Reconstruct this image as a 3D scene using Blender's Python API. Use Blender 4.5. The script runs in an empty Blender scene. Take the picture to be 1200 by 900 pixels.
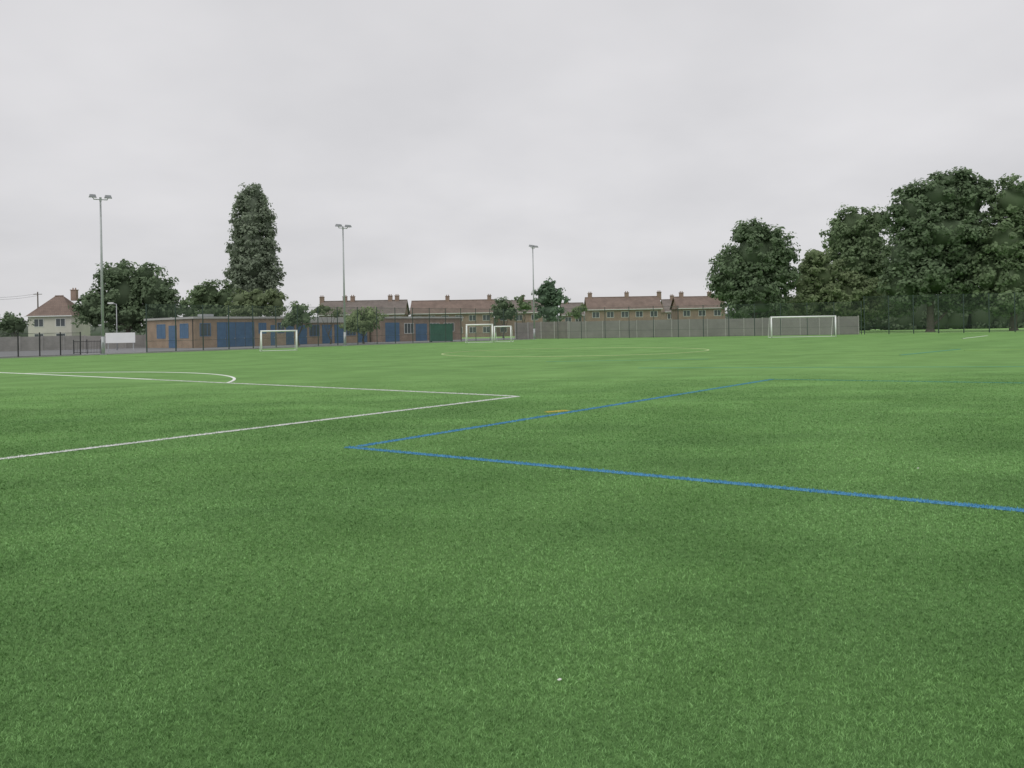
import bpy, math, random
import numpy as np
from mathutils import Vector, Matrix
random.seed(7); rng = np.random.default_rng(11)
scene = bpy.context.scene
COL = scene.collection
F = 933.0; H0 = 385.2; TH = math.atan(0.018); EYE = 1.65
ST, CT = math.sin(TH), math.cos(TH)

# ---------- survey helpers: sight lines measured once to obtain real positions in metres ----------
def ray(px, py):
    u, v = px-600.0, H0-py
    return (u*CT+v*ST)/F, (-u*ST+v*CT)/F
def G(px, py):
    rx, rz = ray(px, py); D = -EYE/rz
    return (rx*D, D)
def X(px, D):
    return (px-600.0)/F*D
def Zat(px, py, D):
    return EYE + ray(px, py)[1]*D

# ---------- properties ----------
def tag(o, label=None, cat=None, group=None, kind=None):
    if label: o['label'] = label
    if cat: o['category'] = cat
    if group: o['group'] = group
    if kind: o['kind'] = kind
    return o
def thing(name, label, cat, loc=(0,0,0), rz=0.0, group=None):
    o = bpy.data.objects.new(name, None); COL.objects.link(o)
    o.empty_display_size = .3
    o.location = loc; o.rotation_euler = (0,0,rz)
    return tag(o, label, cat, group)
def dup(root, loc, rz, label, group=None):
    r = root.copy(); COL.objects.link(r); r.location = loc; r.rotation_euler = (0,0,rz)
    r['label'] = label
    if group: r['group'] = group
    for ch in list(root.children):
        c = ch.copy(); COL.objects.link(c); c.parent = r
        for g in list(ch.children):
            d = g.copy(); COL.objects.link(d); d.parent = c
    return r

# ---------- materials ----------
def new_mat(name):
    m = bpy.data.materials.new(name); m.use_nodes = True
    nt = m.node_tree; b = nt.nodes['Principled BSDF']
    b.inputs['Specular IOR Level'].default_value = .25
    return m, nt, b
def N(nt, t, **kw):
    n = nt.nodes.new(t)
    for k, v in kw.items(): setattr(n, k, v)
    return n
def mathn(nt, op, a, b=None, c=None):
    n = nt.nodes.new('ShaderNodeMath'); n.operation = op
    for i, q in enumerate((a, b, c)):
        if q is None: continue
        if isinstance(q, (int, float)): n.inputs[i].default_value = q
        else: nt.links.new(q, n.inputs[i])
    return n.outputs[0]
def mixc(nt, fac, a, b, mode='MIX'):
    n = nt.nodes.new('ShaderNodeMix'); n.data_type = 'RGBA'; n.blend_type = mode
    for idx, q in ((0, fac), (6, a), (7, b)):
        if isinstance(q, (int, float)): n.inputs[idx].default_value = q
        elif isinstance(q, tuple): n.inputs[idx].default_value = (*q, 1) if len(q) == 3 else q
        else: nt.links.new(q, n.inputs[idx])
    return n.outputs[2]
def noise(nt, vec, scale, detail=3, rough=.55):
    n = nt.nodes.new('ShaderNodeTexNoise'); n.inputs['Scale'].default_value = scale
    n.inputs['Detail'].default_value = detail; n.inputs['Roughness'].default_value = rough
    if vec is not None: nt.links.new(vec, n.inputs['Vector'])
    return n.outputs['Fac']
def ramp(nt, fac, p0, p1, c0=(0,0,0), c1=(1,1,1)):
    n = nt.nodes.new('ShaderNodeValToRGB')
    n.color_ramp.elements[0].position = p0; n.color_ramp.elements[1].position = p1
    n.color_ramp.elements[0].color = (*c0, 1); n.color_ramp.elements[1].color = (*c1, 1)
    nt.links.new(fac, n.inputs[0]); return n.outputs[0]
def plain(name, c, rough=.7, var=.25, scale=1.5, metal=0):
    m, nt, b = new_mat(name)
    co = N(nt, 'ShaderNodeTexCoord').outputs['Object']
    f = noise(nt, co, scale, 5, .65)
    f = ramp(nt, f, .3, .7)
    d = tuple(x*(1-var) for x in c); l = tuple(min(1, x*(1+var*.6)) for x in c)
    nt.links.new(mixc(nt, f, d, l), b.inputs['Base Color'])
    b.inputs['Roughness'].default_value = rough; b.inputs['Metallic'].default_value = metal
    return m
def brickmat(name, c1, c2, mortar, sx=.225, sy=.075, msize=.012, var=.3):
    m, nt, b = new_mat(name)
    tc = N(nt, 'ShaderNodeTexCoord').outputs['Object']
    sep = N(nt, 'ShaderNodeSeparateXYZ'); nt.links.new(tc, sep.inputs[0])
    s = mathn(nt, 'ADD', sep.outputs[0], sep.outputs[1])
    cb = N(nt, 'ShaderNodeCombineXYZ'); nt.links.new(s, cb.inputs[0]); nt.links.new(sep.outputs[2], cb.inputs[1])
    br = N(nt, 'ShaderNodeTexBrick'); nt.links.new(cb.outputs[0], br.inputs['Vector'])
    br.inputs['Scale'].default_value = 1
    br.inputs['Brick Width'].default_value = sx; br.inputs['Row Height'].default_value = sy
    br.inputs['Mortar Size'].default_value = msize
    br.inputs['Color1'].default_value = (*c1, 1); br.inputs['Color2'].default_value = (*c2, 1)
    br.inputs['Mortar'].default_value = (*mortar, 1)
    f = ramp(nt, noise(nt, tc, .7, 6, .7), .3, .7, (1-var,)*3, (1+var*.3,)*3)
    nt.links.new(mixc(nt, 1.0, br.outputs[0], f, 'MULTIPLY'), b.inputs['Base Color'])
    b.inputs['Roughness'].default_value = .9
    return m
def leafmat(name, c):
    m, nt, b = new_mat(name)
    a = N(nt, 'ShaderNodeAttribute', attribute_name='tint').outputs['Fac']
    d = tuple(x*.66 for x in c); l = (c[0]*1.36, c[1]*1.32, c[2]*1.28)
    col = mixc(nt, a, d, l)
    nt.links.new(col, b.inputs['Base Color'])
    b.inputs['Roughness'].default_value = .7
    tr = N(nt, 'ShaderNodeBsdfTranslucent'); nt.links.new(col, tr.inputs[0])
    mx = N(nt, 'ShaderNodeMixShader'); mx.inputs[0].default_value = .42
    nt.links.new(b.outputs[0], mx.inputs[1]); nt.links.new(tr.outputs[0], mx.inputs[2])
    nt.links.new(mx.outputs[0], nt.nodes['Material Output'].inputs[0])
    return m
def meshmat(name, c, density):
    """fine woven wire seen from far: unresolved wires as partial coverage"""
    m, nt, b = new_mat(name)
    out = nt.nodes['Material Output']
    tr = N(nt, 'ShaderNodeBsdfTransparent'); mx = N(nt, 'ShaderNodeMixShader')
    b.inputs['Base Color'].default_value = (*c, 1)
    tc = N(nt, 'ShaderNodeTexCoord').outputs['Object']
    f = mathn(nt, 'MULTIPLY_ADD', noise(nt, tc, .8, 3), density*.6, density*.7)
    nt.links.new(f, mx.inputs[0]); nt.links.new(tr.outputs[0], mx.inputs[1]); nt.links.new(b.outputs[0], mx.inputs[2])
    nt.links.new(mx.outputs[0], out.inputs[0])
    return m
def pos(nt): return N(nt, 'ShaderNodeNewGeometry').outputs['Position']

def turf_color(nt):
    p = pos(nt)
    mp = N(nt, 'ShaderNodeMapping'); mp.inputs['Rotation'].default_value = (0,0,math.radians(-50)); nt.links.new(p, mp.inputs[0])
    mp2 = N(nt, 'ShaderNodeMapping'); mp2.inputs['Scale'].default_value = (.30, 1.1, 1)
    mp2.inputs['Rotation'].default_value = (0,0,math.radians(14)); nt.links.new(p, mp2.inputs[0])
    big = ramp(nt, noise(nt, p, .50, 3, .55), .38, .62)
    mid = ramp(nt, noise(nt, mp2.outputs[0], .8, 4, .6), .38, .62)
    streak = N(nt, 'ShaderNodeMapping'); streak.inputs['Scale'].default_value = (.04, .33, 1); nt.links.new(mp.outputs[0], streak.inputs[0])
    st = ramp(nt, noise(nt, streak.outputs[0], 1.0, 3, .6), .35, .65)
    c = mixc(nt, big, (.145,.318,.084), (.200,.418,.120))
    c = mixc(nt, mathn(nt, 'MULTIPLY', mid, .6), c, (.112,.250,.070))
    c = mixc(nt, mathn(nt, 'MULTIPLY', st, .45), c, (.225,.445,.130))
    return c, p

def make_turf_sheet():
    m, nt, b = new_mat('artificial_turf')
    c, p = turf_color(nt)
    fine = ramp(nt, noise(nt, p, 30, 4, .8), .32, .68, (.70,.64,.70), (1.25,1.12,1.22))
    c = mixc(nt, 1.0, c, fine, 'MULTIPLY')
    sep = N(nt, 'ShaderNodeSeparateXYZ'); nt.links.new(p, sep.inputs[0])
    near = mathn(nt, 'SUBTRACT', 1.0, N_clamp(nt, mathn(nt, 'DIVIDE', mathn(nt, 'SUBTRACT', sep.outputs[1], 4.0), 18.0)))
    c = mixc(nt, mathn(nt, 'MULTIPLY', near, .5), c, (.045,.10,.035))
    nt.links.new(c, b.inputs['Base Color'])
    b.inputs['Roughness'].default_value = .9; b.inputs['Specular IOR Level'].default_value = .1
    bp = N(nt, 'ShaderNodeBump'); bp.inputs['Strength'].default_value = .5; bp.inputs['Distance'].default_value = .02
    nt.links.new(noise(nt, p, 40, 3, .7), bp.inputs['Height']); nt.links.new(bp.outputs[0], b.inputs['Normal'])
    return m
def N_clamp(nt, a):
    n = nt.nodes.new('ShaderNodeClamp'); nt.links.new(a, n.inputs[0]); return n.outputs[0]
def make_turf_blades():
    m, nt, b = new_mat('artificial_turf_blades')
    c, p = turf_color(nt)
    a = N(nt, 'ShaderNodeAttribute', attribute_name='tint').outputs['Fac']
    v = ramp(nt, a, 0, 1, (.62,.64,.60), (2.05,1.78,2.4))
    c = mixc(nt, 1.0, c, v, 'MULTIPLY')
    blot = ramp(nt, noise(nt, p, .33, 2, .5), .36, .62, (.78,.82,.78), (1.16,1.13,1.16))
    c = mixc(nt, 1.0, c, blot, 'MULTIPLY')
    grain = ramp(nt, noise(nt, p, 26, 2, .6), .36, .64, (.68,.71,.68), (1.20,1.17,1.20))
    c = mixc(nt, 1.0, c, grain, 'MULTIPLY')
    nt.links.new(c, b.inputs['Base Color'])
    b.inputs['Roughness'].default_value = .65; b.inputs['Specular IOR Level'].default_value = .15
    return m
def blade_paint(name, c):
    m, nt, b = new_mat(name)
    a = N(nt, 'ShaderNodeAttribute', attribute_name='tint').outputs['Fac']
    d = tuple(x*.7 for x in c); l = tuple(min(.95, x*1.25) for x in c)
    nt.links.new(mixc(nt, a, d, l), b.inputs['Base Color']); b.inputs['Roughness'].default_value = .6
    return m

M = dict(
 turf=make_turf_sheet(), blades=make_turf_blades(),
 white_paint=plain('white_line_fibre', (.80,.83,.78), .8, .08, 6), yellow_paint=plain('pale_yellow_fibre', (.50,.62,.30), .8, .15, 6),
 faint_blue=plain('worn_blue_fibre', (.12,.39,.27), .8, .15, 4), faint_yellow=plain('worn_yellow_fibre', (.29,.47,.15), .8, .15, 4),
 white_blade=blade_paint('white_blade_fibre', (.84,.87,.82)), blue_blade=blade_paint('blue_blade_fibre', (.095,.32,.53)),
 mid_blade=blade_paint('mid_blue_blade_fibre', (.11,.36,.46)), faint_blade=blade_paint('worn_blue_blade_fibre', (.12,.39,.28)), ochre_blade=blade_paint('ochre_blade_fibre', (.62,.52,.11)),
 field=plain('field_grass', (.27,.48,.15), .95, .2, .3), tarmac=plain('tarmac', (.24,.245,.25), .9, .15, .6),
 kerb=plain('concrete_kerb', (.36,.36,.34), .9, .15, 2),
 galv=plain('galvanised_steel', (.44,.46,.47), .5, .12, 2, .2), lampgrey=plain('lamp_housing', (.28,.29,.31), .5, .1, 3),
 glass_lamp=plain('lamp_glass', (.6,.62,.64), .2, .1, 3),
 post=plain('dark_green_coated_post', (.055,.082,.07), .6, .1, 3), black=plain('black_steel', (.035,.037,.039), .5, .1, 3),
 wire=meshmat('fence_wire', (.13,.17,.15), .19), wirer=meshmat('open_fence_wire', (.13,.17,.145), .13), wirel=meshmat('low_fence_wire', (.11,.12,.115), .2), net=meshmat('goal_net', (.75,.76,.76), .06),
 goal=plain('white_goal_frame', (.90,.91,.91), .4, .03, 3),
 brick=brickmat('tan_brick', (.41,.27,.18), (.36,.24,.165), (.41,.36,.30)),
 brick2=brickmat('red_brick', (.35,.23,.18), (.31,.205,.165), (.37,.32,.28)),
 render=plain('cream_render', (.58,.56,.51), .9, .1, .6), gravel=plain('grey_felt_roof', (.32,.32,.32), .9, .15, .6),
 tile=brickmat('clay_roof_tile', (.265,.20,.165), (.235,.18,.152), (.20,.155,.135), .3, .28, .03, .3),
 tile2=brickmat('grey_brown_roof_tile', (.25,.215,.195), (.225,.195,.178), (.185,.165,.15), .3, .28, .03, .3),
 fascia=plain('pale_fascia', (.48,.48,.46), .6, .1, 1), blue=plain('blue_painted_door', (.09,.165,.29), .5, .15, 1),
 bluel=plain('blue_painted_frame', (.12,.22,.38), .5, .1, 1),
 white=plain('white_frame', (.75,.76,.76), .5, .05, 2), glass=plain('dark_window_glass', (.10,.11,.125), .15, .2, 1),
 concrete=plain('weathered_concrete_panel', (.285,.275,.265), .95, .16, .5), concrete_post=plain('concrete_post', (.40,.39,.375), .95, .1, 2),
 container=plain('dark_green_painted_steel', (.055,.15,.11), .55, .15, 1),
 bark=plain('bark', (.13,.115,.098), .95, .3, 3), wood=plain('creosoted_pole', (.11,.09,.075), .9, .2, 3),
 sign=plain('white_board', (.84,.85,.86), .5, .04, 1), litter=plain('white_paper', (.85,.84,.80), .8, .05, 30),
)
LF = dict(dark=leafmat('leaf_dark', (.180,.255,.150)), mid=leafmat('leaf_mid', (.215,.300,.168)), olive=leafmat('leaf_olive', (.235,.305,.165)),
          poplar=leafmat('leaf_poplar', (.275,.335,.250)), light=leafmat('leaf_light', (.280,.365,.185)), under=leafmat('leaf_under', (.16,.22,.135)),
          conifer=leafmat('leaf_blue_green', (.165,.255,.165)), far=leafmat('leaf_hazy', (.25,.295,.245)))  # far: distance haze put into a paler, greyer leaf colour

# ---------- mesh builder ----------
class MB:
    def __init__(s): s.v = []; s.f = []
    def quad(s, *p):
        n = len(s.v); s.v += [tuple(q) for q in p]; s.f.append(tuple(range(n, n+len(p)))); return s
    def box(s, x0, x1, y0, y1, z0, z1):
        n = len(s.v)
        s.v += [(x0,y0,z0),(x1,y0,z0),(x1,y1,z0),(x0,y1,z0),(x0,y0,z1),(x1,y0,z1),(x1,y1,z1),(x0,y1,z1)]
        s.f += [tuple(n+i for i in q) for q in ((0,3,2,1),(4,5,6,7),(0,1,5,4),(1,2,6,5),(2,3,7,6),(3,0,4,7))]; return s
    def tube(s, a, b, r0, r1=None, seg=10, cap=True):
        r1 = r0 if r1 is None else r1
        a, b = Vector(a), Vector(b); d = (b-a).normalized()
        t = d.cross(Vector((0,0,1)));  t = Vector((1,0,0)) if t.length < 1e-4 else t.normalized()
        w = d.cross(t); n = len(s.v)
        for c, r in ((a, r0), (b, r1)):
            for i in range(seg):
                k = 2*math.pi*i/seg; s.v.append(tuple(c+t*(r*math.cos(k))+w*(r*math.sin(k))))
        for i in range(seg):
            j = (i+1) % seg; s.f.append((n+i, n+j, n+seg+j, n+seg+i))
        if cap: s.f.append(tuple(n+i for i in range(seg))[::-1]); s.f.append(tuple(n+seg+i for i in range(seg)))
        return s
    def build(s, name, mat, parent=None, smooth=False):
        me = bpy.data.meshes.new(name); me.from_pydata(s.v, [], s.f); me.materials.append(mat)
        if smooth:
            for p in me.polygons: p.use_smooth = True
        o = bpy.data.objects.new(name, me); COL.objects.link(o)
        if parent: o.parent = parent
        return o
def np_mesh(name, verts, loops, starts, mat, tint=None, parent=None):
    me = bpy.data.meshes.new(name)
    me.vertices.add(len(verts)); me.vertices.foreach_set('co', np.ascontiguousarray(verts, dtype=np.float32).ravel())
    me.loops.add(len(loops)); me.loops.foreach_set('vertex_index', np.ascontiguousarray(loops, dtype=np.int32))
    me.polygons.add(len(starts)); me.polygons.foreach_set('loop_start', np.ascontiguousarray(starts, dtype=np.int32))
    if tint is not None:
        at = me.attributes.new('tint', 'FLOAT', 'POINT'); at.data.foreach_set('value', np.ascontiguousarray(tint, dtype=np.float32))
    me.update(calc_edges=True); me.materials.append(mat)
    o = bpy.data.objects.new(name, me); COL.objects.link(o)
    if parent: o.parent = parent
    return o

# ---------- ground ----------
def sheet(name, pts, z, mat):
    o = MB().quad(*[(x, y, z) for x, y in pts]).build(name, mat); return tag(o, kind='structure')
sheet('ground', [(-900,-300),(900,-300),(900,1500),(-900,1500)], 0, M['field'])
EDGE = [(-90.4,-3.2),(-36.4,68.8),(-19.9,91.8),(3,118.3),(48,108.5),(76,103.5),(125,94.5)]
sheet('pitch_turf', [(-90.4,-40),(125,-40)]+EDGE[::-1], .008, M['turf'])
sheet('tarmac_path', [(-140,-3.2),(-90.6,-3.2),(-36.6,68.9),(-20.1,91.9),(2.8,118.5),(6,140),(-30,150),(-75,118),(-150,112)], .004, M['tarmac'])
k = MB()
for a, b in zip(EDGE[:3], EDGE[1:4]):
    d = Vector((b[0]-a[0], b[1]-a[1])).normalized(); n = Vector((-d.y, d.x))*.14
    z = .09
    q = [(a[0],a[1]),(b[0],b[1]),(b[0]+n.x,b[1]+n.y),(a[0]+n.x,a[1]+n.y)]
    k.quad(*[(x,y,z) for x,y in q]); k.quad((*q[0],0),(*q[1],0),(*q[1],z),(*q[0],z)); k.quad((*q[2],0),(*q[3],0),(*q[3],z),(*q[2],z))
tag(k.build('pitch_kerb', M['kerb']), kind='structure')

# ---------- markings ----------
MARKS = []
def strip(name, pts, w, mat, h=.0, jitter=0):
    m = MB(); L = []; R = []
    n = len(pts)
    for i, p in enumerate(pts):
        a = Vector(pts[max(0,i-1)]); b = Vector(pts[min(n-1,i+1)]); d = (b-a).normalized(); q = Vector((-d.y, d.x))*w/2
        L.append((p[0]+q.x, p[1]+q.y)); R.append((p[0]-q.x, p[1]-q.y))
    zt = .012+h
    for i in range(n-1):
        m.quad((*R[i],zt),(*R[i+1],zt),(*L[i+1],zt),(*L[i],zt))
        if h > 0:
            m.quad((*R[i],.009),(*R[i+1],.009),(*R[i+1],zt),(*R[i],zt)); m.quad((*L[i+1],.009),(*L[i],.009),(*L[i],zt),(*L[i+1],zt))
    return m, tag(m.build(name, mat), kind='structure')
def blades(n, xs, ys, hs, ws, lean):
    ang = rng.uniform(0, 2*math.pi, n); la = rng.uniform(0, 2*math.pi, n)
    tx, ty = np.cos(ang)*ws/2, np.sin(ang)*ws/2
    lx, ly = np.cos(la)*hs*lean, np.sin(la)*hs*lean
    V = np.zeros((n,5,3)); z0 = .006
    V[:,0] = np.stack([xs-tx, ys-ty, np.full(n,z0)],1); V[:,1] = np.stack([xs+tx, ys+ty, np.full(n,z0)],1)
    V[:,2] = np.stack([xs+tx*.85+lx*.35, ys+ty*.85+ly*.35, z0+hs*.6],1); V[:,3] = np.stack([xs-tx*.85+lx*.35, ys-ty*.85+ly*.35, z0+hs*.6],1)
    V[:,4] = np.stack([xs+lx, ys+ly, z0+hs],1)
    base = np.arange(n)*5
    loops = np.stack([base,base+1,base+2,base+3,base+3,base+2,base+4],1).ravel()
    st = np.stack([np.arange(n)*7, np.arange(n)*7+4],1).ravel()
    return V.reshape(-1,3), loops, st
def near_line(name, a, b, w, mat, dens_k=1.0):
    """a painted line of coloured pile: tufts over a thin base strip"""
    a, b = np.array(a), np.array(b); L = np.linalg.norm(b-a); d = (b-a)/L; q = np.array([-d[1], d[0]])
    MARKS.append((a, b, w/2*.82))
    cells = int(L/.5)+1; XS = []; YS = []
    for i in range(cells):
        t0 = i*.5; mid = a+d*(t0+.25); D = max(3, mid[1])
        nn = int(min(.5, L-t0)*w*17000*(3/D)**1.0*dens_k)
        if nn < 1: continue
        t = t0+rng.uniform(0,min(.5,L-t0),nn); s = rng.uniform(-w/2,w/2,nn)+rng.normal(0,.012,nn)
        XS.append(a[0]+d[0]*t+q[0]*s); YS.append(a[1]+d[1]*t+q[1]*s)
    xs, ys = np.concatenate(XS), np.concatenate(YS); n = len(xs)
    Ds = np.maximum(ys, 3)
    hs = .021*rng.uniform(.6,1.2,n); ws = .0032*(Ds/3)**.75
    V, lo, st = blades(n, xs, ys, hs, ws, rng.uniform(.3,1.2,n))
    nb = len(V)
    c = [a+q*w/2, a-q*w/2, b-q*w/2, b+q*w/2]
    SV = np.array([[p[0],p[1],.013] for p in c])
    V = np.vstack([V, SV]); lo = np.concatenate([lo, nb+np.array([0,1,2,3])]); st = np.append(st, len(lo)-4)
    tint = np.append(np.repeat(rng.uniform(0,1,n),5), [.4]*4)
    o = np_mesh(name, V, lo, st, mat, tint); return tag(o, kind='structure')
BW = .125
cB = G(412,525.5); b1 = G(1200,600); b2 = G(905,445)
def ext(a, b, t): return (a[0]+(b[0]-a[0])*t, a[1]+(b[1]-a[1])*t)
near_line('blue_pitch_line', ext(cB,b1,-.012), ext(cB,b1,1.25), BW, M['blue_blade'])
near_line('blue_pitch_line', ext(cB,b2,.008), ext(cB,b2,.62), BW, M['blue_blade'])
near_line('blue_pitch_line', ext(cB,b2,.62), b2, BW*.95, M['mid_blade'])  # receding end of the line in a slightly greener blue
near_line('blue_pitch_line', b2, ext(b2,G(1200,449.5),1.35), BW*.85, M['faint_blade'])
cW = G(608,465); w1 = G(0,539); w2 = G(0,437)
near_line('white_pitch_line', cW, ext(cW,w1,1.25), .115, M['white_blade'])
near_line('white_pitch_line', ext(cW,w2,.004), ext(cW,w2,.55), .115, M['white_blade'])
strip('white_pitch_line', [ext(cW,w2,.55), ext(cW,w2,1.7)], .12, M['white_paint'], .016)
P, Q = Vector(G(266,449.3)), Vector(G(22,438.2))
mid = (P+Q)/2; c = (Q-P).length; s_ = 3.4; r = c*c/8/s_+s_/2; dd = (Q-P).normalized(); nrm = Vector((dd.y,-dd.x))
if nrm.y < 0: nrm = -nrm
ctr = mid+nrm*(s_-r); a0 = math.atan2(P.y-ctr.y, P.x-ctr.x); a1 = math.atan2(Q.y-ctr.y, Q.x-ctr.x)
strip('white_penalty_arc', [(ctr.x+r*math.cos(a0+(a1-a0)*i/40), ctr.y+r*math.sin(a0+(a1-a0)*i/40)) for i in range(41)], .10, M['white_paint'], .012)
cl, cr = G(520,415.5), G(828,409)
cc = Vector(((cl[0]+cr[0])/2-.25, (cl[1]+cr[1])/2+.1)); R = 8.95
strip('centre_circle', [(cc.x+R*math.cos(2*math.pi*i/96), cc.y+R*math.sin(2*math.pi*i/96)) for i in range(97)], .11, M['yellow_paint'], .020)
e2 = Vector((.768,-.64))
strip('halfway_line', [tuple(cc-e2*9), tuple(cc+e2*20)], .10, M['faint_yellow'], .004)
strip('faint_blue_pitch_line', [G(748,431.5), G(1210,430)], .10, M['faint_blue'], .004)
strip('faint_blue_pitch_line', [G(640,424), G(830,421)], .10, M['faint_blue'], .004)
strip('faint_blue_pitch_line', [G(1055,416.5), G(1125,409.5)], .12, M['faint_blue'], .016)
strip('yellow_pitch_line', [G(1130,411.2), G(1215,409.5)], .10, M['faint_yellow'], .016)
strip('white_touch_line', [G(1128,397), G(1157,393.6)], .14, M['white_paint'], .02)
near_line('ochre_pitch_mark', G(640,483.7), G(666,481.8), .15, M['ochre_blade'])

# ---------- turf pile (real tufts near, thinning out with distance) ----------
def turf():
    n = 880000; lo, hi = 2.4, 26.0; kx = .05
    D = (lo**kx + rng.random(n)*(hi**kx-lo**kx))**(1/kx)
    x = rng.uniform(-1, 1, n)*(D*.68+.35)
    keep = np.ones(n, bool)
    for a, b, w in MARKS:
        d = b-a; L2 = d@d
        t = np.clip(((x-a[0])*d[0]+(D-a[1])*d[1])/L2, 0, 1)
        keep &= np.hypot(x-a[0]-t*d[0], D-a[1]-t*d[1]) > w
    x = x[keep]; D = D[keep]; n = len(x)
    fade = np.clip((32-D)/18, .4, 1)
    hs = .0150*rng.uniform(.5,1.35,n)*fade; ws = .0023*(np.maximum(D,3)/3)**1.0*rng.uniform(.7,1.3,n)
    V, lp, st = blades(n, x, D, hs, ws, rng.uniform(.4,1.4,n))
    t = np.clip(rng.normal(.42,.19,n),0,1)
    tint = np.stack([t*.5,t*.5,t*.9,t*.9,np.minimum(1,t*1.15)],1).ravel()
    o = np_mesh('artificial_grass_pile', V, lp, st, M['blades'], tint)
    tag(o, 'short green artificial grass pile covering the near half of the pitch', 'artificial grass', kind='stuff')
turf()

# ---------- trees ----------
def leaf_quads(C, Nn, S, tints):
    n = len(C); r = rng.normal(size=(n,3)); Nn = Nn/np.linalg.norm(Nn,axis=1,keepdims=True)
    t1 = np.cross(Nn, r); t1 /= np.linalg.norm(t1,axis=1,keepdims=True); t2 = np.cross(Nn, t1)
    a = (S*rng.uniform(.8,1.25,n))[:,None]; b = (S*rng.uniform(.5,.8,n))[:,None]
    V = np.stack([C-t1*a, C-t2*b+t1*a*.1, C+t1*a, C+t2*b+t1*a*.1],1).reshape(-1,3)
    return V, np.arange(4*n), np.arange(n)*4, np.repeat(tints,4)
def crown_mesh(blobs, nclump, per, leaf, clump_r, flat=1.0, gap=.0):
    vol = np.array([b[3]*b[4]*b[5] for b in blobs])**.75; pr = vol/vol.sum()
    idx = rng.choice(len(blobs), nclump, p=pr); B = np.array(blobs)[idx]
    d = rng.normal(size=(nclump,3)); d /= np.linalg.norm(d,axis=1,keepdims=True)
    rad = rng.uniform(.50,1.0,nclump)**.6
    cc = B[:,:3]+d*B[:,3:]*rad[:,None]; cc[:,2] = np.maximum(cc[:,2], .5)
    cr = clump_r*rng.uniform(.55,1.35,nclump); ct = rng.uniform(-.16,.16,nclump)
    ci = np.repeat(np.arange(nclump), per); n = len(ci)
    e = rng.normal(size=(n,3)); e /= np.linalg.norm(e,axis=1,keepdims=True)
    rr = rng.uniform(.35,1.2,n)
    Cn = cc[ci]+e*np.array([1,1,.75*flat])*(cr[ci]*rr)[:,None]
    Nn = e*.6+d[ci]*.6+rng.normal(size=(n,3))*.45+np.array([0,0,.4])
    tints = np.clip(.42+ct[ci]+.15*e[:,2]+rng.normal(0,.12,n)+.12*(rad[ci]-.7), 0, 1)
    return leaf_quads(Cn, Nn, leaf*rng.uniform(.7,1.3,n), tints)
def core(blobs, k=.72):
    m = MB()
    for b in blobs:
        n0 = len(m.v); ns, nr = 9, 6
        for i in range(nr+1):
            ph = math.pi*i/nr
            for j in range(ns):
                th = 2*math.pi*j/ns; w = k*random.uniform(.8,1.05)
                m.v.append((b[0]+b[3]*w*math.sin(ph)*math.cos(th), b[1]+b[4]*w*math.sin(ph)*math.sin(th), max(.2, b[2]+b[5]*w*math.cos(ph))))
        for i in range(nr):
            for j in range(ns):
                q = (j+1)%ns; m.f.append((n0+i*ns+j, n0+(i+1)*ns+j, n0+(i+1)*ns+q, n0+i*ns+q))
    return m
def tree(name, label, cat, px, D, blobs_px, trunk_r, leafm, leaf=.34, dens=1.0, clump_r=1.0, group=None, corek=.62):
    x0 = X(px, D); root = thing(name, label, cat, (x0, D, 0), 0, group)
    m = D/F; blobs = []
    for b in blobs_px:
        z = Zat(b[0], b[1], D); rx, rz = b[2]*m, b[3]*m
        blobs.append((X(b[0], D)-x0, b[4] if len(b) > 4 else 0, z, rx, rx*.95, rz))
    area = sum(b[3]*b[5] for b in blobs)
    ncl = int(max(14, area*3.4*dens/clump_r**1.3)); per = int(30*clump_r**1.6/(leaf/.34)**1.6)
    V, lo, st, ti = crown_mesh(blobs, ncl, max(14,per), leaf, clump_r)
    cm = core(blobs, corek); nb = len(V); V2 = np.array(cm.v); F2 = np.array(cm.f)
    V = np.vstack([V, V2]); l2 = (F2+nb).ravel(); st = np.concatenate([st, len(lo)+np.arange(len(F2))*4]); lo = np.concatenate([lo, l2]); ti = np.concatenate([ti, np.full(len(V2),.2)])  # core tinted dark: the crown's inner self-shading is put into its colour
    np_mesh('crown', V, lo, st, leafm, ti, root)
    t = MB(); top = max(b[2] for b in blobs)
    zs = [0, .5, top*.25, top*.5, top*.85]; rs = [trunk_r*1.4, trunk_r, trunk_r*.85, trunk_r*.55, trunk_r*.15]
    pts = [Vector((random.uniform(-.15,.15)*i, random.uniform(-.15,.15)*i, z)) for i, z in enumerate(zs)]
    for i in range(4): t.tube(pts[i], pts[i+1], rs[i], rs[i+1], 9, cap=False)
    for b in blobs:
        s = pts[2] if b[2] > pts[2].z else pts[1]
        t.tube(s, Vector(b[:3]), trunk_r*.45, trunk_r*.1, 7, cap=False)
    t.build('trunk', M['bark'], root, True)
    return root
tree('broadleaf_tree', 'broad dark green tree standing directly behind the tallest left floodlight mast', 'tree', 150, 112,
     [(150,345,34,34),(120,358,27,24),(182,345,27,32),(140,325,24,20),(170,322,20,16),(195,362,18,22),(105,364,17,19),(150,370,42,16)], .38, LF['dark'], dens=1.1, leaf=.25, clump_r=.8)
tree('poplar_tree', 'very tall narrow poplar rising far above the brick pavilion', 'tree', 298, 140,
     [(291,229,8,13),(303,226,9,13),(312,238,7,13),(286,243,9,16),(299,242,16,22),(299,260,21,26),(283,266,11,20),(315,264,10,22),(299,284,24,30),(280,294,12,22),(317,296,12,24),(299,312,28,32),(282,326,17,26),(316,326,16,28),(299,345,32,28)], .5, LF['poplar'], leaf=.23, dens=1.3, clump_r=.66)
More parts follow.
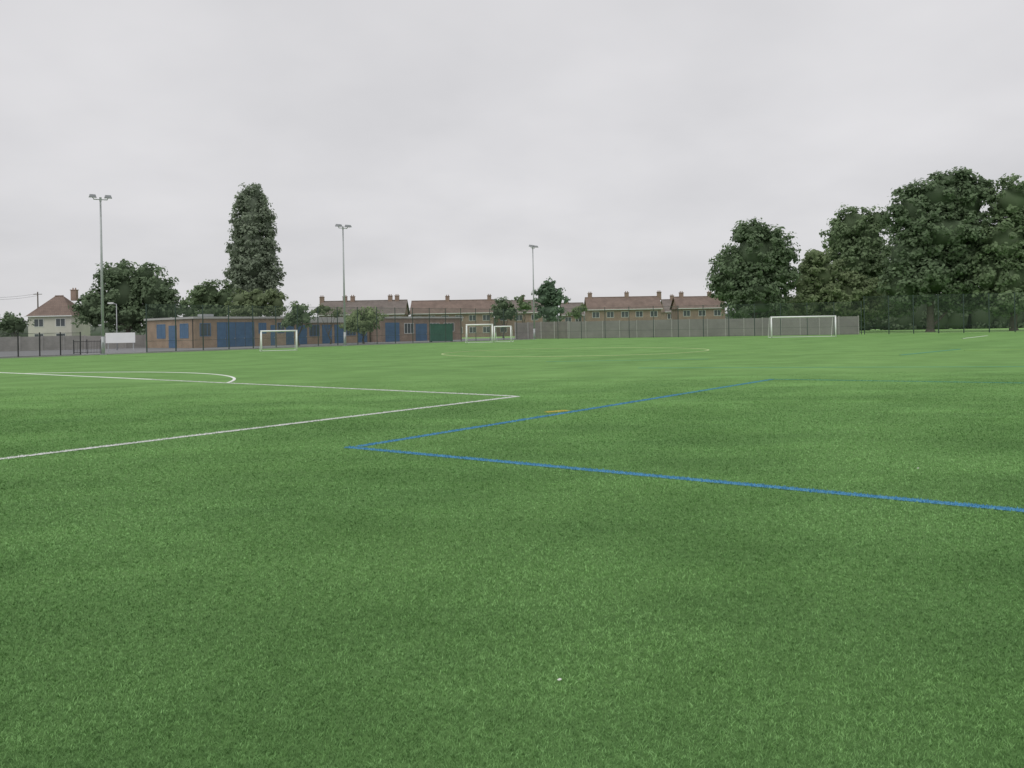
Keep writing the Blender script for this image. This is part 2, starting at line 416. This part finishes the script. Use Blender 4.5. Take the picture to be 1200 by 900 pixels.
tree('broadleaf_tree', 'low spreading tree left of the tall poplar, above the pavilion roof', 'tree', 247, 134,
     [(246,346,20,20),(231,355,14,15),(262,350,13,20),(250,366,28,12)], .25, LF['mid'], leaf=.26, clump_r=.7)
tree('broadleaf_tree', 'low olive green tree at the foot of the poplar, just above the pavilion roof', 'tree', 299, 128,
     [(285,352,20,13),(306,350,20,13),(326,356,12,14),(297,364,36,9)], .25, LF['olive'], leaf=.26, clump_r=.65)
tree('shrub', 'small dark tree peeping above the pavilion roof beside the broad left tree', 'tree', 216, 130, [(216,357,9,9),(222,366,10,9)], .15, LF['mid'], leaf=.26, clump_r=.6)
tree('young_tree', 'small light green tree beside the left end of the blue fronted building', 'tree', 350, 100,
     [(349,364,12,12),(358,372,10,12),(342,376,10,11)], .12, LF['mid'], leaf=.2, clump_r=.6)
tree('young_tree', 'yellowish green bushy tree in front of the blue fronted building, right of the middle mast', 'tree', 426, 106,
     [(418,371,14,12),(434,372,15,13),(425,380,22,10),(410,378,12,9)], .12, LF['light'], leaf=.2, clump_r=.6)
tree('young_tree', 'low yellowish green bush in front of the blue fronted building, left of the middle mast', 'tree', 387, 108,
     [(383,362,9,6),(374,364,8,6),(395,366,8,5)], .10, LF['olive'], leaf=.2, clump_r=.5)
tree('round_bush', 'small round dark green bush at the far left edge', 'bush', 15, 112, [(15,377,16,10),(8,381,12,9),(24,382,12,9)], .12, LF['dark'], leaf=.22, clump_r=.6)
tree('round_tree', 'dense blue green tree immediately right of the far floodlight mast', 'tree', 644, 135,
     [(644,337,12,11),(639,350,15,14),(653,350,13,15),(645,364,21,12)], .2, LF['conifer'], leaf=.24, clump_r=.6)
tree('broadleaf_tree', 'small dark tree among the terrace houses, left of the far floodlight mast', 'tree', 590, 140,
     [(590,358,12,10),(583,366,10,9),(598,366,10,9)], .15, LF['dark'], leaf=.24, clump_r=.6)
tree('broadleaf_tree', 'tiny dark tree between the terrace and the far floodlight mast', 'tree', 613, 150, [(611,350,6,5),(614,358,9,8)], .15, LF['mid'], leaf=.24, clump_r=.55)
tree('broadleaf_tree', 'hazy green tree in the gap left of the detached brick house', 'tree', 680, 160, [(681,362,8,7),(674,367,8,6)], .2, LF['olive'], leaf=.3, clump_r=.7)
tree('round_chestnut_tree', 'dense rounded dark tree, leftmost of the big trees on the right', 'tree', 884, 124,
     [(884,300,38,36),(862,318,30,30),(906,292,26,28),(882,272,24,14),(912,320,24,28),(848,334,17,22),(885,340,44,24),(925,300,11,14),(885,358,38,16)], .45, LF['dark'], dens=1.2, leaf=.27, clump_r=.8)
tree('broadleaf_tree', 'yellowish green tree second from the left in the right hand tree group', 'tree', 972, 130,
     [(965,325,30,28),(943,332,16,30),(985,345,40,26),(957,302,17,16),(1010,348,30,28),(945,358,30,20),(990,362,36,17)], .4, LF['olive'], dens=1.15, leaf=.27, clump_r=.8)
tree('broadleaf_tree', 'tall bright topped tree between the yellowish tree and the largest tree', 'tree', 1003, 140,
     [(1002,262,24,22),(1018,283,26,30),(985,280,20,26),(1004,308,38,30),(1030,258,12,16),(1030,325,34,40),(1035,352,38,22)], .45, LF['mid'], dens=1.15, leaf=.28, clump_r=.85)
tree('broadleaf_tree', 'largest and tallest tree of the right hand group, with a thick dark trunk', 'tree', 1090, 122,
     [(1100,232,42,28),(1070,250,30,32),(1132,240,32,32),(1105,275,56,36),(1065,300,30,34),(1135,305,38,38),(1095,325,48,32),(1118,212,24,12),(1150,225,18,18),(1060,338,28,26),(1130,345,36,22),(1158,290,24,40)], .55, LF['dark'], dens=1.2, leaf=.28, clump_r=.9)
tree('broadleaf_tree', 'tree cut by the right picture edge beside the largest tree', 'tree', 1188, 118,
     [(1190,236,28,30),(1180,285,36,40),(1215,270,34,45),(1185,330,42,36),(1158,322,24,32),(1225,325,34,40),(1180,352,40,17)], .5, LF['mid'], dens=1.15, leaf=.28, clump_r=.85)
def leafmass(name, label, cat, blobs, leafm, leaf, n, per, cr):
    V, lo, st, ti = crown_mesh(blobs, n, per, leaf, cr)
    cm = core(blobs, .85); nb = len(V); V2 = np.array(cm.v); F2 = np.array(cm.f)
    V = np.vstack([V, V2]); st = np.concatenate([st, len(lo)+np.arange(len(F2))*4]); lo = np.concatenate([lo, (F2+nb).ravel()]); ti = np.concatenate([ti, np.full(len(V2),.15)])  # dark core tint paints the shade inside the leaf mass
    o = np_mesh(name, V, lo, st, leafm, ti); return tag(o, label, cat, kind='stuff')
bl = []
for i in range(38):
    p = 900+i*10; D = 160+random.uniform(-4,4); hh = random.uniform(3.4,5.2)
    bl.append((X(p,D), D, hh*.6, 3.0, 2.0, hh))
leafmass('undergrowth', 'shaded undergrowth behind the right hand trees', 'undergrowth', bl, LF['under'], .36, 640, 34, .95)
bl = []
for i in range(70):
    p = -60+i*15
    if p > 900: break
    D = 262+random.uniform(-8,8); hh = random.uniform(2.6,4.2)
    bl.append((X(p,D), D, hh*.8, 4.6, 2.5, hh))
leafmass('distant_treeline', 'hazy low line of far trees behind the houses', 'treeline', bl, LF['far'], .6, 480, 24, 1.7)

# ---------- floodlight masts ----------
def mast():
    r = thing('floodlight_mast', '', 'floodlight mast')
    MB().tube((0,0,0),(0,0,.04),.28,.28,16).build('base_plate', M['galv'], r)
    p = MB(); p.tube((0,0,.04),(0,0,1.6),.15,.145,14); p.tube((0,0,1.6),(0,0,13.6),.125,.07,14); p.build('pole', M['galv'], r, True)
    MB().box(-.06,.06,-.16,-.14,.6,1.1).build('access_door', M['lampgrey'], r)
    a = MB(); a.tube((-.55,0,13.55),(.55,0,13.55),.04,.04,8); a.tube((0,0,13.4),(0,0,13.75),.09,.09,10); a.build('crossarm', M['galv'], r)
    for sx in (-1,1):
        h = MB(); cx = sx*.6
        v = [(-.30,-.42,-.06),(.30,-.42,-.06),(.34,.30,-.02),(-.34,.30,-.02),(-.22,-.30,.13),(.22,-.30,.13),(.24,.22,.20),(-.24,.22,.20)]
        n0 = len(h.v); h.v += [(cx+a_*.92, b_*1.0-.1, 13.74+c_*1.3) for a_,b_,c_ in v]
        h.f += [tuple(n0+i for i in q) for q in ((0,3,2,1),(4,5,6,7),(0,1,5,4),(1,2,6,5),(2,3,7,6),(3,0,4,7))]
        h.tube((cx*.85,0,13.55),(cx,0,13.7),.03,.03,6)
        lh = h.build('lamp_head', M['lampgrey'], r)
        MB().quad((cx-.22,-.45,13.652),(cx-.24,.14,13.70),(cx+.24,.14,13.70),(cx+.22,-.45,13.652)).build('lamp_glass', M['glass_lamp'], lh)
    return r
gp = 'floodlight masts along the far side of the pitch'
ma = mast(); ma.location = (X(120.5,69.4),69.4,0); ma.rotation_euler = (0,0,math.radians(30))
tag(ma, 'nearest and tallest looking floodlight mast, on the left beside the path', None, gp)
dup(ma, (X(404,91.5),91.5,0), math.radians(40), 'middle floodlight mast in front of the blue fronted building', gp)
dup(ma, (X(626,118),118,0), math.radians(60), 'farthest floodlight mast, beside the dense blue green tree', gp)

# ---------- small street lamp, telegraph pole, wires ----------
r = thing('street_lamp', 'slim grey street lamp with pale head, just right of the left floodlight mast', 'street lamp', (X(137,92),92,0), 0)
MB().tube((0,0,0),(0,0,5.3),.07,.04,10).build('pole', M['galv'], r, True)
MB().tube((0,0,5.3),(-.4,0,5.42),.03,.03,8).build('arm', M['galv'], r)
MB().box(-.95,-.35,-.14,.14,5.38,5.52).box(-.85,-.40,-.10,.10,5.33,5.378).build('lamp_head', M['white'], r)
r = thing('telegraph_pole', 'thin wooden telegraph pole behind the cream house at far left', 'telegraph pole', (X(45,150),150,0))
MB().tube((0,0,0),(0,0,10.2),.16,.10,10).build('pole', M['wood'], r, True)
MB().box(-.8,.8,-.05,.05,9.7,9.8).build('crossarm', M['wood'], r)
for n_, (za, zb) in enumerate(((9.9,9.2),(9.5,8.9))):
    w = MB(); A = Vector((X(45,150),150,za)); B = Vector((X(-90,120),120,zb)); prev = A
    for i in range(1,13):
        t = i/12; p = A.lerp(B,t)-Vector((0,0,1.0*4*t*(1-t))); w.tube(prev,p,.02,.02,5,False); prev = p
    tag(w.build('overhead_wire', M['black']), ['upper','lower'][n_]+' overhead wire running left from the telegraph pole', 'wire')

# ---------- goals ----------
def goal(name, label, loc, rz, W, Hh, dep, rad=.06, top=.9, group=None):
    r = thing(name, label, 'football goal', loc, rz, group)
    for sx in (-1,1): MB().tube((sx*W/2,0,0),(sx*W/2,0,Hh),rad,rad,12).build('goal_post', M['goal'], r, True)
    MB().tube((-W/2-rad,0,Hh),(W/2+rad,0,Hh),rad,rad,12).build('crossbar', M['goal'], r, True)
    for sx in (-1,1):
        s = MB(); x = sx*W/2; s.tube((x,0,Hh),(x,top,Hh-.05),.02,.02,8); s.tube((x,top,Hh-.05),(x,dep,.05),.02,.02,8); s.tube((x,0,.05),(x,dep,.05),.025,.025,8)
        s.build('side_frame', M['goal'], r)
    MB().tube((-W/2,dep,.05),(W/2,dep,.05),.025,.025,8).build('ground_bar', M['goal'], r)
    n = MB(); z1 = Hh-.06
    n.quad((-W/2,top,z1),(W/2,top,z1),(W/2,dep,.06),(-W/2,dep,.06)); n.quad((-W/2,.03,z1),(W/2,.03,z1),(W/2,top,z1),(-W/2,top,z1))
    for sx in (-1,1): n.quad((sx*W/2,.03,.06),(sx*W/2,dep,.06),(sx*W/2,top,z1),(sx*W/2,.03,z1))
    st = .4; k_ = int(W/st)
    for i in range(1,k_):
        x = -W/2+i*W/k_; n.tube((x,top,z1),(x,dep,.06),.0015,.0015,3,False)
    for i in range(1,6):
        t = i/6; n.tube((-W/2,top+(dep-top)*t,z1+(.06-z1)*t),(W/2,top+(dep-top)*t,z1+(.06-z1)*t),.0015,.0015,3,False)
    n.build('net', M['net'], r)
goal('football_goal', 'full size white goal in front of the concrete wall, on the right', (X(941.5,94),94,0), math.radians(-4), 7.4, 2.44, 1.6, .085)
goal('football_goal', 'small white goal in front of the brick pavilion, on the left', (X(327,71.5),71.5,0), math.radians(26), 3.1, 1.83, .9, .065, .4)
goal('football_goal', 'larger left one of two white goals side by side at the middle', (X(562,96),96,0), math.radians(12), 3.15, 2.2, 1.1, .085, .5)
goal('football_goal', 'narrower looking right one of two white goals side by side at the middle', (X(589,98),98,0), math.radians(-20), 2.15, 1.95, .8, .075, .4)

# ---------- fences ----------
def fence(name, label, pts, Hh, step, wire, postm=M['post'], pr=.035, rails=True, cat='fence'):
    r = thing(name, label, cat, (pts[0][0], pts[0][1], 0)); o = Vector((*pts[0],0)); w = MB(); rl = MB(); pm = None
    for a, b in zip(pts, pts[1:]):
        a, b = Vector((*a,0))-o, Vector((*b,0))-o; L = (b-a).length; k_ = max(1, round(L/step)); z = Vector((0,0,1))
        for i in range(k_+1):
            if i == k_ and (b+o).xy != Vector(pts[-1]): continue
            p = a.lerp(b, i/k_)
            if pm is None: q = MB().box(-pr,pr,-pr,pr,0,Hh+.05).build('post', postm, r); pm = q.data
            else: q = bpy.data.objects.new('post', pm); COL.objects.link(q); q.parent = r
            q.location = p
        w.quad(a+z*.03, b+z*.03, b+z*Hh, a+z*Hh)
        if rails:
            for zz in ([.1, 1.1, Hh-.03] if Hh > 3 else [.1, Hh-.03]): rl.tube(a+z*zz, b+z*zz, .014, .014, 5, False)
    w.build('wire_mesh', wire, r)
    if rails: rl.build('rail', postm, r)
    return r
fence('ball_stop_fence', 'tall dark mesh fence along the left side in front of the brick pavilion', [(-33.6,73.2),(-20.2,92.2),(2.6,118.9)], 4.5, 3.0, M['wire'], pr=.042)
fence('ball_stop_fence', 'tall dark mesh fence running in front of the concrete wall', [(3.4,119.1),(47.8,108.9)], 4.5, 3.4, M['wirer'], pr=.042)
fence('ball_stop_fence', 'tall dark green mesh fence at the right, before the big trees', [(48.2,108.9),(76,104),(90,101)], 5.2, 3.1, M['wirer'], pr=.05)
fence('low_mesh_fence', 'lower black mesh fence beside the path at the far left', [(-37.2,68.6),(-47,55.5),(-58,41)], 2.0, 1.6, M['wirel'], M['black'])
r = thing('bow_top_railing', 'short stretch of black upright railings left of the near floodlight mast', 'railing', (X(86,75),75,0), math.radians(6))
pk = MB()
for i in range(17): pk.tube((.14*i+.07,0,.06),(.14*i+.07,0,1.25),.012,.012,5)
pk.build('pickets', M['black'], r)
for x in (0,1.2,2.45): MB().box(x-.03,x+.03,-.03,.03,0,1.35).build('post', M['black'], r)
for z in (.12,1.15): MB().box(.03,2.42,-.02,.02,z,z+.04).build('rail', M['black'], r)

def panel_wall(label, pts, Hh, step, mat=M['concrete'], name='concrete_panel_wall'):
    a, b = Vector((*pts[0],0)), Vector((*pts[1],0)); L = (b-a).length; ang = math.atan2(b.y-a.y, b.x-a.x)
    r = thing(name, label, 'wall', a, ang); k_ = round(L/step); s = L/k_
    for i in range(k_):
        p = MB(); h = Hh+random.uniform(-.04,.04); n_ = 6
        for j in range(n_): p.box(i*s+.08, (i+1)*s-.08, -.03+.002*(j%2), .03, j*h/n_+.01, (j+1)*h/n_-.012)
        p.box(i*s+.08,(i+1)*s-.08,-.015,.015,0,h-.03)
        p.build('panel', mat, r)
    for i in range(k_+1):
        MB().box(i*s-.075,i*s+.075,-.09,.07,0,Hh+.06).build('post', M['concrete_post'], r)
    return r
panel_wall('long grey concrete panel wall behind the right hand goal', [(X(668,118.6),120.2),(X(1006,110),110)], 2.55, 2.6)
conc2 = plain('darker_weathered_panel', (.235,.22,.205), .95, .2, 1)
panel_wall('shorter darker panel wall behind the two middle goals', [(X(604,126),126),(X(666,121),121.5)], 2.6, 2.2, conc2)
panel_wall('pale grey panel wall left of the brick pavilion, behind the path', [(X(-60,94),94),(X(170,106),106)], 1.75, 2.4, plain('pale_weathered_panel', (.36,.35,.33), .95, .2, 1))

# ---------- pavilion buildings ----------
ang = math.atan2(.768,.64)
def win(parent, x0, x1, z0, z1, y, fm=M['white'], gm=M['glass'], mull=1, face='y'):
    f = MB(); t = .06
    bars = [(x0,x1,z0,z0+t),(x0,x1,z1-t,z1),(x0,x0+t,z0+t,z1-t),(x1-t,x1,z0+t,z1-t)]
    for i in range(1,mull+1):
        xx = x0+(x1-x0)*i/(mull+1); bars.append((xx-t/2,xx+t/2,z0+t,z1-t))
    for a,b,c_,d in bars:
        if face == 'y': f.box(a,b,y-.05,y+.02,c_,d)
        else: f.box(y-.05,y+.02,a,b,c_,d)
    w = f.build('window', fm, parent); g_ = MB()
    if face == 'y': g_.box(x0+t*.5,x1-t*.5,y-.022,y+.015,z0+t*.5,z1-t*.5)
    else: g_.box(y-.022,y+.015,x0+t*.5,x1-t*.5,z0+t*.5,z1-t*.5)
    g_.build('pane', gm, w)
def door(parent, x0, x1, z1, y, m_, face='y', handle=True):
    d = MB()
    if face == 'y':
        d.box(x0,x1,y-.05,y+.02,.02,z1)
        for i in range(1,4): d.box(x0+.05,x1-.05,y-.075,y-.052,z1*i/4-.02,z1*i/4+.02)
    else:
        d.box(y-.05,y+.02,x0,x1,.02,z1)
        for i in range(1,4): d.box(y-.075,y-.052,x0+.05,x1-.05,z1*i/4-.02,z1*i/4+.02)
    o = d.build('door', m_, parent)
    if handle:
        h = MB()
        if face == 'y': h.box(x1-.15,x1-.11,y-.12,y-.06,1.0,1.15)
        else: h.box(y-.12,y-.06,x1-.15,x1-.11,1.0,1.15)
        h.build('handle', M['galv'], o)
def flat_building(name, label, t0, t1, setback, depth, Hh, wallm, fasc=.28, fm=M['fascia']):
    ox, oy = -38.3+.64*t0-.768*setback, 96+.768*t0+.64*setback
    r = thing(name, label, 'building', (ox,oy,0), ang); L = t1-t0
    MB().box(0,L,0,depth,0,Hh-fasc).build('wall', wallm, r)
    MB().box(-.25,L+.25,-.25,depth+.25,Hh-fasc+.002,Hh).build('fascia', fm, r)
    MB().box(-.2,L+.2,-.2,depth+.2,Hh+.002,Hh+.06).build('roof', M['gravel'], r)
    return r
def tpx(p):
    q = (p-600)/F; return (96*q+38.3)/(.64-.768*q)
def spx(p):
    q = (p-600)/F; return (-38.3-96*q)/(.768+.64*q)
A = flat_building('sports_pavilion', 'flat roofed brown brick pavilion with blue doors behind the small left goal', 0, tpx(335), 0, 12.1, 3.75, M['brick'], .2)
xs = [tpx(254), tpx(265), tpx(276), tpx(287), tpx(298)]
for i in range(4): door(A, xs[i]+.03, xs[i+1]-.03, 3.1, 0, M['blue'])
win(A, tpx(234), tpx(247), 1.4, 3.0, 0, M['bluel'], M['glass'], 2)
win(A, tpx(303), tpx(312), 1.6, 3.0, 0, M['bluel'], M['blue'], 2)
door(A, tpx(317), tpx(322), 2.7, 0, M['blue']); win(A, tpx(325), tpx(333), 1.6, 3.0, 0, M['bluel'], M['glass'], 1)
door(A, spx(207), spx(198), 2.8, 0, M['blue'], 'x')
win(A, spx(221), spx(211), 1.2, 3.0, 0, M['bluel'], M['blue'], 1, 'x'); win(A, spx(194), spx(184), 1.2, 3.0, 0, M['bluel'], M['blue'], 1, 'x')
MB().tube((-.08,.25,0),(-.08,.25,3.5),.045,.045,8).build('drainpipe', M['black'], A)
MB().box(4,5.4,5,6.5,3.81,4.25).build('roof_vent', M['galv'], A)
B = flat_building('changing_block', 'pale topped flat building with dark blue doors between the two brick blocks', 13.4, 29, 2.2, 9, 3.75, M['brick'], .75)
for i in range(7):
    a0_ = .5+i*2.15
    if i % 3 == 2: win(B, a0_, a0_+1.7, 1.1, 2.7, 0, M['bluel'], M['glass'], 2)
    else: door(B, a0_, a0_+1.7, 2.7, 0, M['blue'])
Cc = flat_building('brick_annexe', 'flat roofed brick block beside the green container', 29.4, tpx(541), 0, 10, 3.75, M['brick2'], .22)
door(Cc, .8, 3.6, 2.9, 0, M['blue']); win(Cc, 4.6, 6.6, 1.2, 2.8, 0, M['white'], M['glass'], 2)
door(Cc, 7.0, 9.4, 2.7, 0, M['blue']); win(Cc, 10, 12.2, 1.4, 2.8, 0, M['white'], M['glass'], 2); win(Cc, 13.2, 15.6, 1.4, 2.8, 0, M['white'], M['glass'], 2)
r = thing('storage_container', 'dark green steel storage container behind the fence, left of the middle goals', 'container', (X(517,110),110,0), math.radians(8))
b_ = MB(); b_.box(-1.5,1.5,-1.2,1.2,.12,2.4)
for i in range(15): b_.box(-1.45+i*.2,-1.37+i*.2,-1.235,-1.2,.2,2.3)
b_.build('body', M['container'], r)
MB().box(-1.54,1.54,-1.25,1.25,2.402,2.48).build('roof', M['container'], r)
for sx in (-1,1): MB().box(sx*1.4-.1,sx*1.4+.1,-1.15,1.15,0,.118).build('foot', M['black'], r)
r = thing('white_notice_board', 'plain white board on two posts right of the near floodlight mast', 'board', (X(141,78),78,0), math.radians(4))
MB().box(-1.4,1.4,-.03,.03,.95,1.95).build('panel', M['sign'], r)
for sx in (-1,1): MB().box(sx*1.2-.04,sx*1.2+.04,.032,.11,0,1.9).build('post', M['galv'], r)

# ---------- houses ----------
def house(label, p0, p1, D, ridge_py, eave, depth, wallm, roofm, chim, wins, hip=0, rz=0.0, name='brick_house'):
    xc = (X(p0,D)+X(p1,D))/2; W = X(p1,D)-X(p0,D); rid = Zat((p0+p1)/2, ridge_py, D+depth/2)
    r = thing(name, label, 'house', (xc, D, 0), rz)
    w = MB(); w.box(-W/2,W/2,0,depth,0,eave)
    if not hip:
        for sx in (-1,1):
            x = sx*(W/2-.001); w.quad((x,0,eave),(x,depth,eave),(x,depth/2,rid-.15))
    w.build('wall', wallm, r)
    o = .35; q = MB(); e = eave-.05; hx = min(depth/2*hip, W/2-.6)
    a0_, a1_, b0_, b1_ = (-W/2-o,-o,e),(W/2+o,-o,e),(W/2+o,depth+o,e),(-W/2-o,depth+o,e)
    r0, r1 = (-W/2-o*(hip==0)+hx,depth/2,rid),(W/2+o*(hip==0)-hx,depth/2,rid)
    q.quad(a0_,a1_,r1,r0); q.quad(b0_,b1_,r0,r1)
    if hip: q.quad(b1_,a0_,r0); q.quad(a1_,b0_,r1)
    q.quad(a0_,b1_,b0_,a1_)
    q.tube((r0[0],r0[1],rid),(r1[0],r1[1],rid),.12,.12,6)
    rf = q.build('roof', roofm, r)
    for cx in chim:
        x = X(cx,D+depth/2)-xc; c_ = MB().box(x-.42,x+.42,depth/2-.35,depth/2+.35,rid-.8,rid+.85).box(x-.5,x+.5,depth/2-.43,depth/2+.43,rid+.852,rid+.96)
        for s in (-.2,.2): c_.tube((x+s,depth/2,rid+.962),(x+s,depth/2,rid+1.25),.11,.09,8)
        c_.build('chimney', M['brick2'], rf)
    MB().box(-W/2-.3,W/2+.3,-.47,-.36,e-.02,e+.12).build('gutter', M['white'], r)
    n = wins
    for i in range(n):
        x = -W/2+W*(i+.5)/n
        win(r, x-.75, x+.75, eave-1.65, eave-.4, 0); win(r, x-.75, x+.75, .9, 2.2, 0)
    return r
house('cream rendered house with a brown hipped roof at the far left', 33, 84, 124, 347, 4.9, 5.5, M['render'], M['tile'], [88], 2, hip=1, name='rendered_house')
house('long brown roofed terrace behind the pavilion, left of the middle houses', 374, 473, 160, 352.5, 5.0, 8, M['brick2'], M['tile2'], [378,405,414,458,466], 6, name='terraced_houses')
house('terrace with reddish roof directly behind the brick annexe and container', 482, 578, 168, 352, 5.1, 8, M['brick2'], M['tile'], [525,574], 6, name='terraced_houses')
house('short grey brown roofed terrace half hidden by small trees near the far mast', 581, 636, 176, 352, 5.1, 8, M['brick2'], M['tile2'], [613], 3, name='terraced_houses')
house('small low brick house right of the dense blue green tree', 660, 684, 190, 355, 4.6, 7, M['brick2'], M['tile2'], [664], 2)
house('brick house with reddish roof and three chimneys, standing clear above the wall', 690, 775, 166, 348, 5.25, 8, M['brick2'], M['tile'], [692,735,773], 5)
house('brick house partly hidden by the rounded chestnut tree', 796, 850, 168, 347.5, 5.25, 8, M['brick2'], M['tile'], [799,832], 3)
house('small brick house seen in the gap between the two clear brick houses', 781, 791, 186, 351, 4.9, 8, M['brick2'], M['tile2'], [788], 1)

# ---------- litter ----------
def litter(px, py, s, label):
    x, y = G(px, py); m = MB(); n = 7; pts = []
    for i in range(n):
        a = 2*math.pi*i/n; pts.append((s*random.uniform(.5,1.1)*math.cos(a), s*.6*random.uniform(.5,1.1)*math.sin(a), random.uniform(0,.5)*s))
    top = (0,0,s*.9); bot = (0,0,-.2*s)
    for i in range(n): m.quad(pts[i], pts[(i+1)%n], top); m.quad(pts[(i+1)%n], pts[i], bot)
    o = m.build('paper_scrap', M['litter']); o.location = (x,y,.019); tag(o, label, 'litter')
litter(656, 802, .012, 'tiny white paper scrap lying on the near turf, lower middle')
litter(1076, 551, .014, 'tiny white paper scrap on the turf above the long blue line at right')

# ---------- world, sun, camera ----------
EL, AZ = math.radians(52), math.radians(215)
w = bpy.data.worlds.new('World'); scene.world = w; w.use_nodes = True; nt = w.node_tree
bg = nt.nodes['Background']; bg.inputs['Strength'].default_value = .1
sky = N(nt, 'ShaderNodeTexSky', sky_type='NISHITA'); sky.sun_disc = False; sky.sun_elevation = EL; sky.sun_rotation = AZ
tc = N(nt, 'ShaderNodeTexCoord').outputs['Generated']
sep = N(nt, 'ShaderNodeSeparateXYZ'); nt.links.new(tc, sep.inputs[0])
den = mathn(nt, 'ADD', mathn(nt, 'ABSOLUTE', sep.outputs[2]), .30)
cb = N(nt, 'ShaderNodeCombineXYZ'); nt.links.new(mathn(nt,'DIVIDE',sep.outputs[0],den), cb.inputs[0]); nt.links.new(mathn(nt,'DIVIDE',sep.outputs[1],den), cb.inputs[1])
n1 = noise(nt, cb.outputs[0], 1.8, 4, .5); n2 = noise(nt, cb.outputs[0], .7, 2, .5)
f = mathn(nt, 'ADD', mathn(nt,'MULTIPLY',n1,.5), mathn(nt,'MULTIPLY',n2,.5))
cl = ramp(nt, f, .38, .62, (.650,.645,.662), (.775,.765,.780))
cl = mixc(nt, 1.0, cl, (10,10,10), 'MULTIPLY')
c = mixc(nt, .96, sky.outputs[0], cl)
nt.links.new(c, bg.inputs['Color'])
sl = bpy.data.lights.new('sun', 'SUN'); sl.energy = 1.1; sl.angle = math.radians(40); sl.color = (1,.97,.93)
so = bpy.data.objects.new('sun', sl); COL.objects.link(so)
dirv = Vector((math.sin(AZ)*math.cos(EL), math.cos(AZ)*math.cos(EL), math.sin(EL)))
so.rotation_euler = dirv.to_track_quat('Z','Y').to_euler()
cam = bpy.data.cameras.new('camera'); co = bpy.data.objects.new('camera', cam); COL.objects.link(co)
cam.sensor_width = 36; cam.lens = F/1200*36; cam.shift_y = -(450-H0)/1200; cam.clip_end = 3000; cam.clip_start = .05
mat = Matrix(((CT, ST, 0, 0), (0, 0, -1, 0), (-ST, CT, 0, EYE), (0,0,0,1)))
co.matrix_world = mat
scene.camera = co
scene.view_settings.view_transform = 'Standard'; scene.view_settings.look = 'None'; scene.view_settings.exposure = 0
